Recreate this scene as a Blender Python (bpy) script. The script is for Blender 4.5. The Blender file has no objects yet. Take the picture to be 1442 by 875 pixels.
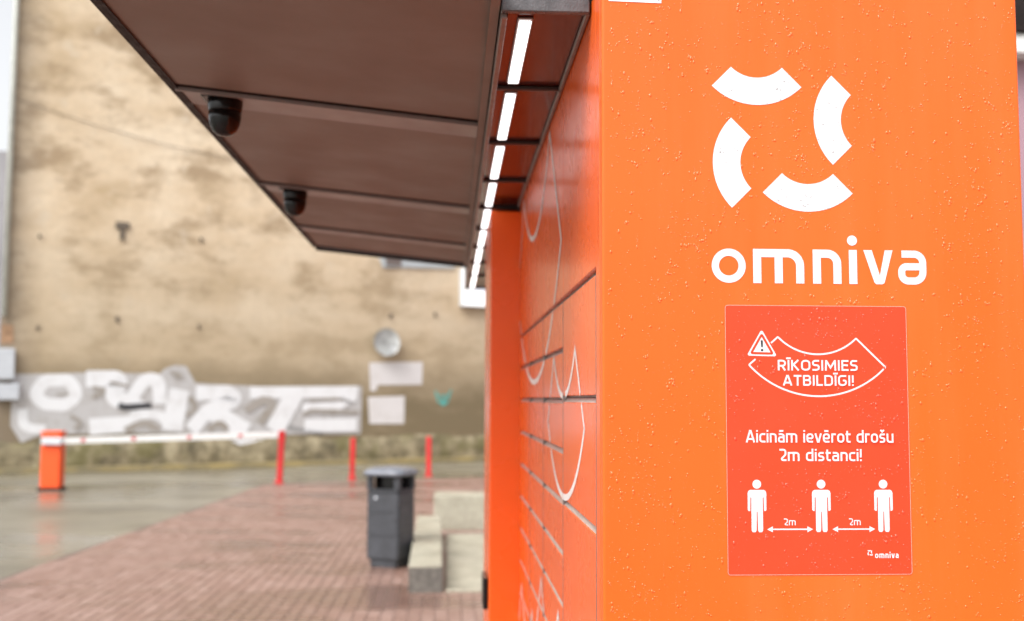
import bpy, bmesh, math, random
from mathutils import Vector, Matrix
R = math.radians
random.seed(7)
sc = bpy.context.scene
col = sc.collection

# ---------------------------------------------------------------- camera
YAW, PITCH, ROLL = 0.05526, 0.07933, 0.00385
fw = Vector((math.sin(YAW)*math.cos(PITCH), math.cos(YAW)*math.cos(PITCH), math.sin(PITCH)))
rt = Vector((math.cos(YAW), -math.sin(YAW), 0)); up = rt.cross(fw)
r2 = rt*math.cos(ROLL) + up*math.sin(ROLL); u2 = -rt*math.sin(ROLL) + up*math.cos(ROLL)
cd = bpy.data.cameras.new('camera'); cam = bpy.data.objects.new('camera', cd); col.objects.link(cam)
cam.matrix_world = Matrix(((r2.x, u2.x, -fw.x, 0), (r2.y, u2.y, -fw.y, 0), (r2.z, u2.z, -fw.z, 1.6), (0, 0, 0, 1)))
cd.sensor_width = 36; cd.lens = 39.02; cd.clip_start = 0.05; cd.clip_end = 3000
cd.dof.use_dof = True; cd.dof.focus_distance = 1.74; cd.dof.aperture_fstop = 3.6
sc.camera = cam
# ---------------------------------------------------------------- light: overcast sky
SUN_AZ, SUN_EL = R(222), R(50)          # compass style: 0 = +Y, clockwise
w = bpy.data.worlds.new('World'); sc.world = w; w.use_nodes = True
nt = w.node_tree; bg = nt.nodes['Background']
sky = nt.nodes.new('ShaderNodeTexSky'); sky.sky_type = 'NISHITA'; sky.sun_disc = False
sky.sun_elevation = SUN_EL; sky.sun_rotation = SUN_AZ; sky.air_density = 1.0; sky.dust_density = 4.0; sky.ozone_density = 1.0
hs = nt.nodes.new('ShaderNodeHueSaturation'); hs.inputs['Saturation'].default_value = 0.12
nt.links.new(sky.outputs[0], hs.inputs['Color']); nt.links.new(hs.outputs[0], bg.inputs['Color'])
bg.inputs['Strength'].default_value = 0.15
sd = bpy.data.lights.new('sun', 'SUN'); sun = bpy.data.objects.new('sun', sd); col.objects.link(sun)
sd.energy = 1.5; sd.angle = R(40); sd.color = (1, .97, .93)
sdir = Vector((math.sin(SUN_AZ)*math.cos(SUN_EL), math.cos(SUN_AZ)*math.cos(SUN_EL), math.sin(SUN_EL)))
sun.rotation_euler = (-sdir).to_track_quat('-Z', 'Y').to_euler()
vs = sc.view_settings; vs.view_transform = 'Standard'; vs.look = 'None'; vs.gamma = 1; vs.exposure = 0.92
sc.cycles.use_denoising = True
sc.cycles.max_bounces = 10; sc.cycles.sample_clamp_indirect = 6

# ---------------------------------------------------------------- materials
class NT:
    def __init__(s, name):
        s.m = bpy.data.materials.new(name); s.m.use_nodes = True; s.t = s.m.node_tree
        s.b = s.t.nodes['Principled BSDF']
    def n(s, typ, **kw):
        nd = s.t.nodes.new(typ)
        for k, v in kw.items():
            if k.startswith('i_'):
                nd.inputs[k[2:].replace('_', ' ')].default_value = v
            else: setattr(nd, k, v)
        return nd
    def l(s, a, b): s.t.links.new(a, b)
    def noise(s, vec, scale, detail=4, rough=.55, stretch=None):
        if stretch:
            mp = s.n('ShaderNodeMapping'); mp.inputs['Scale'].default_value = stretch; s.l(vec, mp.inputs[0]); vec = mp.outputs[0]
        x = s.n('ShaderNodeTexNoise', i_Scale=scale, i_Detail=detail, i_Roughness=rough); s.l(vec, x.inputs['Vector']); return x.outputs['Fac']
    def ramp(s, fac, *stops):
        x = s.n('ShaderNodeValToRGB'); e = x.color_ramp.elements
        while len(e) < len(stops): e.new(.5)
        for el, (p, c) in zip(e, stops):
            el.position = p; el.color = (c, c, c, 1) if isinstance(c, (int, float)) else (*c, 1)
        s.l(fac, x.inputs[0]); return x.outputs[0]
    def mix(s, fac, a, b, blend='MIX'):
        x = s.n('ShaderNodeMix', data_type='RGBA', blend_type=blend)
        for i, v in ((0, fac), (6, a), (7, b)):
            if hasattr(v, 'is_linked'): s.l(v, x.inputs[i])
            elif i == 0: x.inputs[0].default_value = v
            else: x.inputs[i].default_value = (*v, 1)
        return x.outputs[2]
    def bump(s, h, strength=.3, dist=.01):
        x = s.n('ShaderNodeBump', i_Strength=strength, i_Distance=dist); s.l(h, x.inputs['Height']); s.l(x.outputs[0], s.b.inputs['Normal'])
    def coord(s, which='Object'):
        return s.n('ShaderNodeTexCoord').outputs[which]
    def pos(s): return s.n('ShaderNodeNewGeometry').outputs['Position']

def simple(name, c, rough=.5, metal=0, coat=0, vary=.12, scale=6, bump=0, bscale=200, spec=.5, wear=None):
    q = NT(name); p = q.pos()
    f = q.noise(p, scale, 5, .6)
    lo = tuple(v*(1-vary) for v in c); hi = tuple(min(1, v*(1+vary)) for v in c)
    c0 = q.ramp(f, (.3, lo), (.7, hi))
    q.l(c0, q.b.inputs['Base Color'])
    rr = q.ramp(q.noise(p, scale*2.3, 4), (.3, max(.02, rough*.8)), (.7, min(1, rough*1.2)))
    q.l(rr, q.b.inputs['Roughness'])
    q.b.inputs['Metallic'].default_value = metal; q.b.inputs['Coat Weight'].default_value = coat
    q.b.inputs['Specular IOR Level'].default_value = spec
    if bump: q.bump(q.noise(p, bscale, 3), bump, .002)
    return q.m

ORANGE = (.86, .165, .017)
M = {}
def paint(name, rough, coat, bstr, dust):
    q = NT(name); p = q.pos()
    c = q.ramp(q.noise(p, 1.7, 4), (.3, (.83, .112, .0085)), (.7, (.88, .128, .0120)))
    streak = q.ramp(q.noise(p, 9, 5, .6, (1, 1, .08)), (.50, 0), (.75, dust))     # faint rain-washed dust runs
    c = q.mix(streak, c, (.62, .28, .12)); q.l(c, q.b.inputs['Base Color'])
    q.l(q.ramp(q.noise(p, 5, 3), (.3, rough*.92), (.7, rough*1.08)), q.b.inputs['Roughness'])
    q.b.inputs['Coat Weight'].default_value = coat; q.b.inputs['Coat Roughness'].default_value = .12; q.b.inputs['Specular IOR Level'].default_value = .38
    if bstr: q.bump(q.noise(p, 420, 2), bstr, .0006)
    return q.m
M['orange'] = paint('orange_powder_coat', .45, .0, .10, .10)
M['orange_front'] = paint('orange_door_paint', .27, .08, 0, 0)
M['vinyl'] = simple('white_vinyl', (.66, .655, .67), .5, vary=.02)
M['line'] = simple('pale_line_vinyl', (.86, .80, .78), .35, vary=.03)
M['poster'] = simple('red_poster_film', (.78, .058, .017), .45, vary=.03, spec=.35)
M['poster_edge'] = simple('poster_edge_film', (.85, .35, .28), .4, vary=.03)
M['black_print'] = simple('black_print', (.012, .012, .014), .4, vary=.1)
M['dark_gap'] = simple('dark_cavity', (.02, .014, .012), .8)
M['rail'] = simple('slot_rail_metal', (.50, .45, .42), .33, metal=.25, vary=.15, scale=30)
M['rail_dark'] = simple('slot_rail_brown', (.17, .12, .10), .35, metal=.4, vary=.15, scale=30)
M['soffit'] = simple('soffit_laminate', (.07, .011, .006), .16, vary=.08)
M['divider'] = simple('dark_divider', (.035, .022, .018), .4)
M['trim'] = simple('grey_trim', (.20, .17, .155), .4, metal=.3, vary=.12, scale=20)
M['dark_trim'] = simple('dark_trim', (.016, .011, .010), .6, vary=.2, scale=15, spec=.25)
M['canopy'] = simple('canopy_board', (.168, .137, .112), .5, vary=.05, scale=1.5)
M['beam'] = simple('canopy_beam_grey', (.235, .215, .205), .35, vary=.08, scale=5)
M['cap'] = simple('wet_grey_cap', (.085, .085, .09), .25, vary=.35, scale=40, bump=.5, bscale=300)
M['gasket'] = simple('black_gasket', (.010, .007, .006), .9, spec=.1)  # near-black tone standing in for shade inside the canopy gaps
M['black'] = simple('black_plastic', (.006, .0055, .0055), .14, vary=.2, spec=.3)
M['white'] = simple('white_paint', (.80, .80, .79), .5, vary=.05)
M['red'] = simple('red_post_paint', (.55, .022, .025), .4, vary=.15)
M['barrier'] = simple('barrier_orange', (.82, .085, .010), .4, vary=.04)
M['bin'] = simple('bin_grey_plastic', (.042, .045, .052), .45, vary=.3, scale=9)
M['bin_lid'] = simple('bin_lid_grey', (.14, .15, .175), .3, vary=.25, scale=14)
M['greymetal'] = simple('light_grey_metal', (.55, .58, .62), .4, vary=.08)
M['dish'] = simple('dish_grey', (.36, .37, .36), .5, vary=.35, scale=5)
M['pipe'] = simple('pale_pipe', (.55, .57, .52), .5, vary=.15)
M['bluegrey'] = simple('blue_grey_board', (.44, .48, .50), .5, vary=.1, scale=2)
M['iron'] = simple('dark_iron', (.13, .105, .08), .8, vary=.3)
M['teal'] = simple('teal_spray', (.10, .42, .38), .8, vary=.3, scale=5)
M['brick_patch'] = simple('brick_patch', (.36, .22, .13), .9, vary=.3, scale=8)
M['print_lilac'] = simple('lilac_print', (.55, .56, .75), .5, vary=.05)

def led(name, s, c=(1, .97, .98)):
    q = NT(name); q.b.inputs['Base Color'].default_value = (.8, .8, .8, 1)
    q.b.inputs['Emission Color'].default_value = (*c, 1); q.b.inputs['Emission Strength'].default_value = s
    return q.m
def wet(name, c):
    q = NT(name); q.b.inputs['Base Color'].default_value = (*c, 1); q.b.inputs['Roughness'].default_value = .3
    q.b.inputs['Coat Weight'].default_value = 1; q.b.inputs['Coat Roughness'].default_value = .02; q.b.inputs['Coat IOR'].default_value = 1.33; return q.m
M['wet_orange'] = wet('rain_on_orange', (.87, .128, .011)); M['wet_red'] = wet('rain_on_red', (.79, .062, .021)); M['wet_white'] = wet('rain_on_white', (.62, .615, .63))
M['led'] = led('led_diffuser', 1.6)
M['signface'] = led('lit_sign_face', .35, (.93, .97, 1))

def plaster():
    q = NT('weathered_plaster'); o = q.coord()
    sep = q.n('ShaderNodeSeparateXYZ'); q.l(o, sep.inputs[0]); z = sep.outputs['Z']
    big = q.noise(o, .5, 6, .6, (.8, 1, 1.5)); mid = q.noise(o, .85, 8, .66, (.75, 1, 1.5)); fine = q.noise(o, 7, 6, .7)
    c = q.ramp(big, (.32, (.52, .39, .24)), (.46, (.70, .555, .385)), (.62, (.80, .67, .50)))
    c = q.mix(q.ramp(mid, (.50, 0), (.62, .9)), c, (.37, .265, .16))
    c = q.mix(q.ramp(fine, (.35, .25), (.6, 0)), c, (.40, .32, .22))
    c = q.mix(q.ramp(q.noise(o, 2.3, 4, .5), (.60, 0), (.70, .55)), c, (.68, .58, .45))
    # weathering of the lower three metres and of the corner edge
    def band(src, a, b, off):
        mr = q.n('ShaderNodeMapRange'); mr.inputs['From Min'].default_value = a; mr.inputs['From Max'].default_value = b; q.l(src, mr.inputs['Value'])
        ad = q.n('ShaderNodeMath', operation='MULTIPLY_ADD'); q.l(mid, ad.inputs[0]); ad.inputs[1].default_value = 1.6; ad.inputs[2].default_value = off
        mu = q.n('ShaderNodeMath', operation='MULTIPLY', use_clamp=True); q.l(mr.outputs[0], mu.inputs[0]); q.l(ad.outputs[0], mu.inputs[1]); return mu.outputs[0]
    c = q.mix(band(z, 6.0, 2.4, .0), c, (.40, .315, .205))
    c = q.mix(band(z, 2.6, 1.4, .25), c, (.20, .155, .09))
    c = q.mix(band(sep.outputs['X'], .7, -.1, -.05), c, (.24, .19, .14))
    q.l(c, q.b.inputs['Base Color']); q.b.inputs['Roughness'].default_value = .88
    q.bump(q.noise(o, 5, 8, .7), .6, .03)
    return q.m
M['plaster'] = plaster()
def stone():
    q = NT('mossy_stone_plinth'); o = q.coord()
    a = q.noise(o, 2.4, 7, .7); b = q.noise(o, 1.1, 5, .6)
    c = q.ramp(a, (.35, (.10, .085, .05)), (.5, (.25, .21, .13)), (.66, (.46, .40, .27)))
    c = q.mix(q.ramp(b, (.5, 0), (.62, .75)), c, (.15, .135, .05))
    q.l(c, q.b.inputs['Base Color']); q.b.inputs['Roughness'].default_value = .85; q.bump(a, .8, .05); return q.m
M['stone'] = stone()
def kerbm():
    q = NT('mossy_kerb'); p = q.pos()
    q.l(q.ramp(q.noise(p, 1.6, 5), (.35, (.20, .17, .10)), (.65, (.36, .28, .12))), q.b.inputs['Base Color']); q.b.inputs['Roughness'].default_value = .6; return q.m
M['kerb'] = kerbm()
def wet_asphalt():
    q = NT('wet_asphalt'); p = q.pos()
    big = q.noise(p, .22, 5, .55, (1, 1.6, 1)); fine = q.noise(p, 60, 3)
    c = q.ramp(q.noise(p, .5, 6, .6), (.32, (.12, .105, .075)), (.68, (.27, .245, .185)))
    c = q.mix(q.ramp(fine, (.4, .3), (.65, 0)), c, (.10, .095, .08)); q.l(c, q.b.inputs['Base Color'])
    q.l(q.ramp(big, (.40, .20), (.60, .45)), q.b.inputs['Roughness'])
    hm = q.n('ShaderNodeMath', operation='MULTIPLY'); q.l(fine, hm.inputs[0]); q.l(q.ramp(big, (.42, .05), (.60, 1)), hm.inputs[1])
    q.bump(hm.outputs[0], .35, .008); return q.m
M['asphalt'] = wet_asphalt()
def paver_mat(name, src):
    q = NT(name); p = q.pos()
    rnd = q.n('ShaderNodeObjectInfo').outputs['Random'] if src == 'obj' else q.n('ShaderNodeNewGeometry').outputs['Random Per Island']
    c = q.ramp(rnd, (0, (.21, .125, .10)), (.5, (.25, .155, .127)), (1, (.295, .195, .165)))
    wet = q.noise(p, .55, 6, .62, (.7, 1.7, 1))
    c = q.mix(q.ramp(wet, (.40, .75), (.50, 0)), c, (.125, .068, .048))
    c = q.mix(q.ramp(q.noise(p, 40, 4), (.45, .2), (.7, 0)), c, (.22, .13, .10)); q.l(c, q.b.inputs['Base Color'])
    q.l(q.ramp(wet, (.38, .2), (.52, .46)), q.b.inputs['Roughness'])
    q.bump(q.noise(p, 120, 3), .25, .003); return q.m
M['paver'] = paver_mat('wet_brick_paver', 'obj'); M['paver_far'] = paver_mat('wet_brick_paver_far', 'island')
M['bed'] = simple('paver_joint_sand', (.14, .095, .08), .5, vary=.3, scale=8)
def concrete():
    q = NT('damp_concrete'); o = q.pos()
    c = q.ramp(q.noise(o, 2.2, 7, .6), (.3, (.27, .25, .19)), (.7, (.44, .415, .33)))
    c = q.mix(q.ramp(q.noise(o, 26, 5), (.35, .35), (.55, 0)), c, (.17, .155, .12)); q.l(c, q.b.inputs['Base Color'])
    q.l(q.ramp(q.noise(o, 3, 4), (.35, .3), (.65, .65)), q.b.inputs['Roughness']); q.bump(q.noise(o, 70, 4), .3, .004); return q.m
M['concrete'] = concrete()
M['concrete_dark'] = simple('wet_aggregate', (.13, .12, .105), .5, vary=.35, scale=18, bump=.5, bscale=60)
M['mauve'] = simple('mauve_render', (.34, .21, .25), .8, vary=.12, scale=.6)
M['roofdark'] = simple('dark_roof', (.012, .008, .0075), .95, vary=.25, scale=2, spec=.05)
M['farwall'] = simple('far_grey_wall', (.25, .24, .25), .8, vary=.15, scale=.3)
M['pane'] = simple('window_glass', (.03, .035, .04), .08, vary=.1, scale=1)
def spray(name, c, dirty):
    q = NT(name); o = q.pos()
    k = q.mix(q.ramp(q.noise(o, 3, 7, .7), (.48, 0), (.66, .6)), c, dirty); q.l(k, q.b.inputs['Base Color']); q.b.inputs['Roughness'].default_value = .8; return q.m
M['spray_grey'] = spray('spray_light_grey', (.50, .49, .49), (.36, .33, .30))
M['spray_white'] = spray('spray_white', (.76, .77, .79), (.60, .59, .59))
M['spray_mid'] = spray('spray_mid_grey', (.36, .33, .30), (.26, .22, .17))
M['spray_dark'] = spray('spray_dark', (.04, .04, .045), (.10, .10, .10))
M['buff'] = spray('buffed_pale_paint', (.68, .66, .66), (.58, .55, .53))

# ---------------------------------------------------------------- helpers
def tag(o, label=None, cat=None, group=None, kind=None):
    if label: o['label'] = label
    if cat: o['category'] = cat
    if group: o['group'] = group
    if kind: o['kind'] = kind
    return o
def empty(name, loc=(0, 0, 0), rz=0):
    o = bpy.data.objects.new(name, None); col.objects.link(o); o.location = loc; o.rotation_euler = (0, 0, rz); o.empty_display_size = .1; return o
def link(name, me, mat, parent=None, smooth=False):
    o = bpy.data.objects.new(name, me); col.objects.link(o)
    if mat is not None and not me.materials: me.materials.append(M[mat])
    if parent: o.parent = parent
    if smooth:
        for p in me.polygons: p.use_smooth = True
    return o
def pyd(name, vs, fs, mat, parent=None, smooth=False):
    me = bpy.data.meshes.new(name); me.from_pydata(vs, [], fs); me.update(); return link(name, me, mat, parent, smooth)
def box_mesh(x0, x1, y0, y1, z0, z1, bev=0, seg=2):
    bm = bmesh.new(); bmesh.ops.create_cube(bm, size=1)
    for v in bm.verts:
        v.co = Vector(((x0+x1)/2 + v.co.x*(x1-x0), (y0+y1)/2 + v.co.y*(y1-y0), (z0+z1)/2 + v.co.z*(z1-z0)))
    if bev: bmesh.ops.bevel(bm, geom=bm.edges[:], offset=bev, segments=seg, affect='EDGES', profile=.6)
    me = bpy.data.meshes.new('box'); bm.to_mesh(me); bm.free(); return me
def box(name, x0, x1, y0, y1, z0, z1, mat, parent=None, bev=0, seg=2):
    me = box_mesh(x0, x1, y0, y1, z0, z1, bev, seg); me.name = name; return link(name, me, mat, parent)
def lathe(name, prof, mat, parent=None, n=24, cx=0, cy=0, smooth=True, sx=1, sy=1):
    vs, fs = [], []
    for r, z in prof:
        for k in range(n):
            a = 2*math.pi*k/n; vs.append((cx+r*math.cos(a)*sx, cy+r*math.sin(a)*sy, z))
    for i in range(len(prof)-1):
        for k in range(n): fs.append((i*n+k, i*n+(k+1) % n, (i+1)*n+(k+1) % n, (i+1)*n+k))
    fs.append(tuple(range(n-1, -1, -1))); fs.append(tuple((len(prof)-1)*n+k for k in range(n)))
    o = pyd(name, vs, fs, mat, parent)
    if smooth:
        for p in o.data.polygons: p.use_smooth = len(p.vertices) == 4
    return o
def prism(name, prof, h0, h1, mat, parent=None, bev=0):
    """rounded plan outline extruded in z"""
    bm = bmesh.new(); vs = [bm.verts.new((x, y, h0)) for x, y in prof]; f = bm.faces.new(vs)
    e = bmesh.ops.extrude_face_region(bm, geom=[f]); 
    for v in e['geom']:
        if isinstance(v, bmesh.types.BMVert): v.co.z = h1
    bmesh.ops.recalc_face_normals(bm, faces=bm.faces[:])
    if bev:
        ed = [x for x in bm.edges if abs(x.verts[0].co.z-x.verts[1].co.z) < 1e-6]
        bmesh.ops.bevel(bm, geom=ed, offset=bev, segments=2, affect='EDGES')
    me = bpy.data.meshes.new(name); bm.to_mesh(me); bm.free(); return link(name, me, mat, parent)
def rrect(w_, d_, r, n=5):
    out = []
    for cx, cy, a0 in ((w_/2-r, d_/2-r, 0), (-w_/2+r, d_/2-r, 90), (-w_/2+r, -d_/2+r, 180), (w_/2-r, -d_/2+r, 270)):
        for k in range(n+1):
            a = R(a0+90*k/n); out.append((cx+r*math.cos(a), cy+r*math.sin(a)))
    return out
# ---- flat print: ribbons and polygons in a 2D plane mapped by a function
def fillet(pts, r, closed=False, n=6):
    P = [Vector(p) for p in pts]; out = []; N = len(P)
    for i in range(N):
        if not closed and i in (0, N-1): out.append(P[i].copy()); continue
        a, b, c = P[i-1], P[i], P[(i+1) % N]
        d1, d2 = (a-b), (c-b); l1, l2 = d1.length, d2.length
        d1.normalize(); d2.normalize()
        ang = d1.angle(d2)
        if ang > R(172): out.append(b.copy()); continue
        t = min(r/math.tan(ang/2), l1*.49, l2*.49); rr = t*math.tan(ang/2)
        ce = b + (d1+d2).normalized()*(rr/math.sin(ang/2))
        s, e = b+d1*t-ce, b+d2*t-ce
        tot = math.atan2(s.x*e.y-s.y*e.x, s.dot(e))
        for k in range(n+1):
            q = tot*k/n; out.append(ce + Vector((s.x*math.cos(q)-s.y*math.sin(q), s.x*math.sin(q)+s.y*math.cos(q))))
    return out
def ribbon(pts, wd, closed=False):
    """mitred strip: returns verts2d, faces"""
    P = []
    for p in pts:
        p = Vector(p)
        if not P or (p-P[-1]).length > 1e-7: P.append(p)
    if closed and (P[0]-P[-1]).length < 1e-7: P.pop()
    N = len(P); L, Rr = [], []
    for i in range(N):
        if closed: d1 = (P[i]-P[i-1]).normalized(); d2 = (P[(i+1) % N]-P[i]).normalized()
        else:
            d1 = (P[i]-P[i-1]).normalized() if i else (P[1]-P[0]).normalized()
            d2 = (P[i+1]-P[i]).normalized() if i < N-1 else d1
        t = d1+d2
        t = t.normalized() if t.length > 1e-6 else d1
        n = Vector((-t.y, t.x)); m = min(wd/2/max(.2, n.dot(Vector((-d1.y, d1.x)))), wd*1.4)
        L.append(P[i]+n*m); Rr.append(P[i]-n*m)
    vs = L+Rr; fs = [(i, N+i, N+(i+1) % N, (i+1) % N) for i in range(N if closed else N-1)]
    return vs, fs
def arc(cx, cy, r, a0, a1, n=16):
    return [(cx+r*math.cos(R(a0+(a1-a0)*k/n)), cy+r*math.sin(R(a0+(a1-a0)*k/n))) for k in range(n+1)]
class Flat:
    """collects flat shapes; each new shape sits a hair in front of the last"""
    def __init__(s, step=.00006): s.v, s.f, s.d, s.step = [], [], 0, step
    def add(s, vs, fs):
        b = len(s.v); s.v += [(p[0], p[1], s.d) for p in vs]; s.f += [tuple(b+i for i in f) for f in fs]; s.d += s.step
    def stroke(s, pts, wd, closed=False): s.add(*ribbon(pts, wd, closed))
    def poly(s, pts): s.add(pts, [tuple(range(len(pts)))])
    def disc(s, cx, cy, r, n=28): s.poly([(cx+r*math.cos(2*math.pi*k/n), cy+r*math.sin(2*math.pi*k/n)) for k in range(n)])
    def ring(s, cx, cy, r0, r1, a0=0, a1=360, n=40):
        A, B = arc(cx, cy, r0, a0, a1, n), arc(cx, cy, r1, a0, a1, n); s.add(A+B, [(i, i+1, n+2+i, n+1+i) for i in range(n)])
    def build(s, name, fn, mat, parent=None):
        vs = [fn(*v) for v in s.v]; fs = []
        o = pyd(name, vs, s.f, mat, parent); return o

# ---- stroke lettering in a squarish sans; cap height 1, x height .74
def glyph(ch, w_):
    """list of (points, closed) centre lines + width; w_ = stroke width"""
    h = w_/2; X = .74; T = 1-h; XT = X-h
    def f(p, r=.16, c=False): return (fillet(p, r, c), c)
    def box_(W, t, b): return [(h, b), (W-h, b), (W-h, t), (h, t)]
    mac = lambda cx, y, l: ([(cx-l, y), (cx+l, y)], False)
    if ch == ' ': return [], .26
    if ch == 'I': return [([(h, 0), (h, 1)], False)], w_
    if ch == 'Ī': return [([(h, 0), (h, 1)], False), mac(h, 1.155, .16)], w_
    if ch == 'R': W = .58; return [([(h, 0), (h, 1)], False), f([(h, T), (W-h, T), (W-h, .44), (h, .44)], .2), ([(W*.52, .44), (W-h*.9, 0)], False)], W
    if ch == 'K': W = .58; return [([(h, 0), (h, 1)], False), ([(W-h, 1), (h+.04, .5)], False), ([(h+.10, .56), (W-h*.8, 0)], False)], W
    if ch == 'O': W = .66; return [f(box_(W, T, h), .24, True)], W
    if ch == 'S': W = .54; return [f([(W-h*.6, T), (h, T), (h, .52), (W-h, .5), (W-h, h), (h*.4, h)], .17)], W
    if ch == 'M': W = .80; return [([(h, 0), (h*1.3, 1)], False), ([(h*1.3, .97), (W/2, .28), (W-h*1.3, .97)], False), ([(W-h, 0), (W-h*1.3, 1)], False)], W
    if ch == 'E': W = .50; return [([(h, 0), (h, 1)], False), ([(h, T), (W, T)], False), ([(h, .52), (W*.92, .52)], False), ([(h, h), (W, h)], False)], W
    if ch == 'A': W = .66; return [([(h*.8, 0), (W/2-h*.2, 1)], False), ([(W-h*.8, 0), (W/2+h*.2, 1)], False), ([(W*.24, .28), (W*.76, .28)], False)], W
    if ch == 'T': W = .54; return [([(0, T), (W, T)], False), ([(W/2, 0), (W/2, T)], False)], W
    if ch == 'B': W = .58; return [([(h, 0), (h, 1)], False), f([(h, T), (W-h*1.3, T), (W-h*1.3, .53), (h, .53)], .17), f([(h, .52), (W-h, .52), (W-h, h), (h, h)], .18)], W
    if ch == 'L': W = .46; return [([(h, 1), (h, h), (W, h)], False)], W
    if ch == 'D': W = .62; return [([(h, 0), (h, 1)], False), f([(h, T), (W-h, T), (W-h, h), (h, h)], .26)], W
    if ch == 'G': W = .62; return [f([(W-h*.6, T), (h, T), (h, h), (W-h, h), (W-h, .5), (W*.55, .5)], .22)], W
    if ch == '!': return [([(h, .3), (h, 1)], False), ([(h, 0), (h, w_*1.05)], False)], w_
    if ch in 'iī': g = [([(h, 0), (h, X)], False), ([(h, .86), (h, .86+w_)], False)]; return g, w_
    if ch == 'c': W = .44; return [f([(W, XT), (h, XT), (h, h), (W, h)], .17)], W
    if ch == 'n': W = .51; return [([(h, 0), (h, X)], False), f([(h, XT), (W-h, XT), (W-h, 0)], .17)], W
    if ch == 'm': W = .82; return [([(h, 0), (h, X)], False), f([(h, XT), (W-h, XT), (W-h, 0)], .17), ([(W/2, 0), (W/2, XT)], False)], W
    if ch in 'aā':
        W = .49; g = [f([(h*.8, XT), (W-h, XT), (W-h, 0)], .17), f([(W-h, .42), (h, .42), (h, h), (W-h, h)], .13)]
        if ch == 'ā': g.append(mac(W/2, .93, .15))
        return g, W
    if ch in 'eē':
        W = .52; g = [f([(W-h*.6, h), (h, h), (h, XT), (W-h, XT), (W-h, .34), (W*.5, .34)], .17), ([(h, .34), (W*.52, .34)], False)]
        if ch == 'ē': g.append(mac(W/2, .93, .15))
        return g, W
    if ch == 'v': W = .50; return [([(h*.7, X), (W/2-h*.2, 0)], False), ([(W-h*.7, X), (W/2+h*.2, 0)], False)], W
    if ch == 'r': W = .34; return [([(h, 0), (h, X)], False), f([(h, XT-.06), (h*1.5, XT), (W, XT)], .1)], W
    if ch == 'o': W = .53; return [f(box_(W, XT, h), .19, True)], W
    if ch == 't': W = .36; return [f([(h+.05, .95), (h+.05, h), (W, h)], .14), ([(0, XT), (W, XT)], False)], W
    if ch == 'd': W = .53; return [([(W-h, 0), (W-h, 1.02)], False), f([(W-h, XT), (h, XT), (h, h), (W-h, h)], .18)], W
    if ch in 'sš':
        W = .44; g = [f([(W-h*.5, XT), (h, XT), (h, .385), (W-h, .36), (W-h, h), (h*.4, h)], .12)]
        if ch == 'š': g.append(([(W/2-.13, 1.03), (W/2, .89), (W/2+.13, 1.03)], False))
        return g, W
    if ch == 'u': W = .51; return [f([(h, X), (h, h), (W-h, h)], .17), ([(W-h, 0), (W-h, X)], False)], W
    if ch == '2': W = .52; return [f([(h*.5, T), (W-h, T), (W-h, .52), (h*1.2, h), (W, h)], .16)], W
    return [], .3
def text(fl, s, x0, x1, y, cap, w_=.15, gap=.13):
    """write s so that it spans x0..x1 on baseline y"""
    adv = 0; items = []
    for ch in s:
        g, W = glyph(ch, w_); items.append((g, adv)); adv += W+gap
    k = (x1-x0)/(adv-gap)
    for g, a in items:
        for pts, cl in g: fl.stroke([(x0+(p[0]+a)*k, y+p[1]*cap) for p in pts], w_*(k+cap)/2, cl)

# ================================================================ ground
def sheet(name, pts, z, mat): return pyd(name, [(x, y, z) for x, y in pts], [tuple(range(len(pts)))], mat)
g = sheet('ground', [(-900, -300), (900, -300), (900, 1500), (-900, 1500)], -.0125, 'asphalt'); tag(g, kind='structure')
def left_edge(y): return -3.955+.0465*(y-10.2)
def back_edge(x): return 21.05+.45*(x+3.45)
pv = sheet('pavement', [(left_edge(-4), -4), (9, -4), (9, back_edge(9)), (left_edge(21), back_edge(left_edge(21)))], -.0075, 'bed'); tag(pv, kind='structure')
def paver_geo(cx, cy, dz=0, tilt=(0, 0)):
    a, b, i = .0475, .0975, .004; vs = []
    for z, k in ((-.008, 0), (-.004, 0), (0, i)):
        for sx, sy in ((-1, -1), (1, -1), (1, 1), (-1, 1)):
            x, y = sx*(a-k), sy*(b-k); vs.append((cx+x, cy+y, z+dz+tilt[0]*x+tilt[1]*y))
    fs = [(8, 9, 10, 11)]
    for r_ in (0, 4):
        for k in range(4): fs.append((r_+k, r_+(k+1) % 4, r_+4+(k+1) % 4, r_+4+k))
    return vs, fs
pm = bpy.data.meshes.new('paver'); pm.from_pydata(*[paver_geo(0, 0)[0], [], paver_geo(0, 0)[1]]); pm.materials.append(M['paver'])
cells = []
ix0 = -50
for ix in range(ix0, 42):
    x = ix*.1+.05
    y = -1.9+(ix % 2)*.1
    while y < back_edge(x)-.1:
        if x-.05 > left_edge(y): cells.append((x, y))
        y += .2
near = sorted([c for c in cells if c[1] > 8.12 and -.415*c[1]+.1 < c[0] < .30], key=lambda c: c[1])[:300]
ns = set(near)
for x, y in near:
    o = bpy.data.objects.new('paver', pm); col.objects.link(o); o.parent = pv
    o.location = (x, y, random.uniform(-.0025, .001)); o.rotation_euler = (random.gauss(0, .006), random.gauss(0, .01), random.gauss(0, .006))
V, F = [], []
for c in cells:
    if c in ns: continue
    v, f = paver_geo(c[0]+random.gauss(0, .0008), c[1]+random.gauss(0, .0008), random.uniform(-.0025, .001), (random.gauss(0, .010), random.gauss(0, .006)))
    b = len(V); V += v; F += [tuple(b+i for i in q) for q in f]
o = pyd('paver_field', V, F, 'paver_far', pv); tag(o, kind='stuff')

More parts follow.
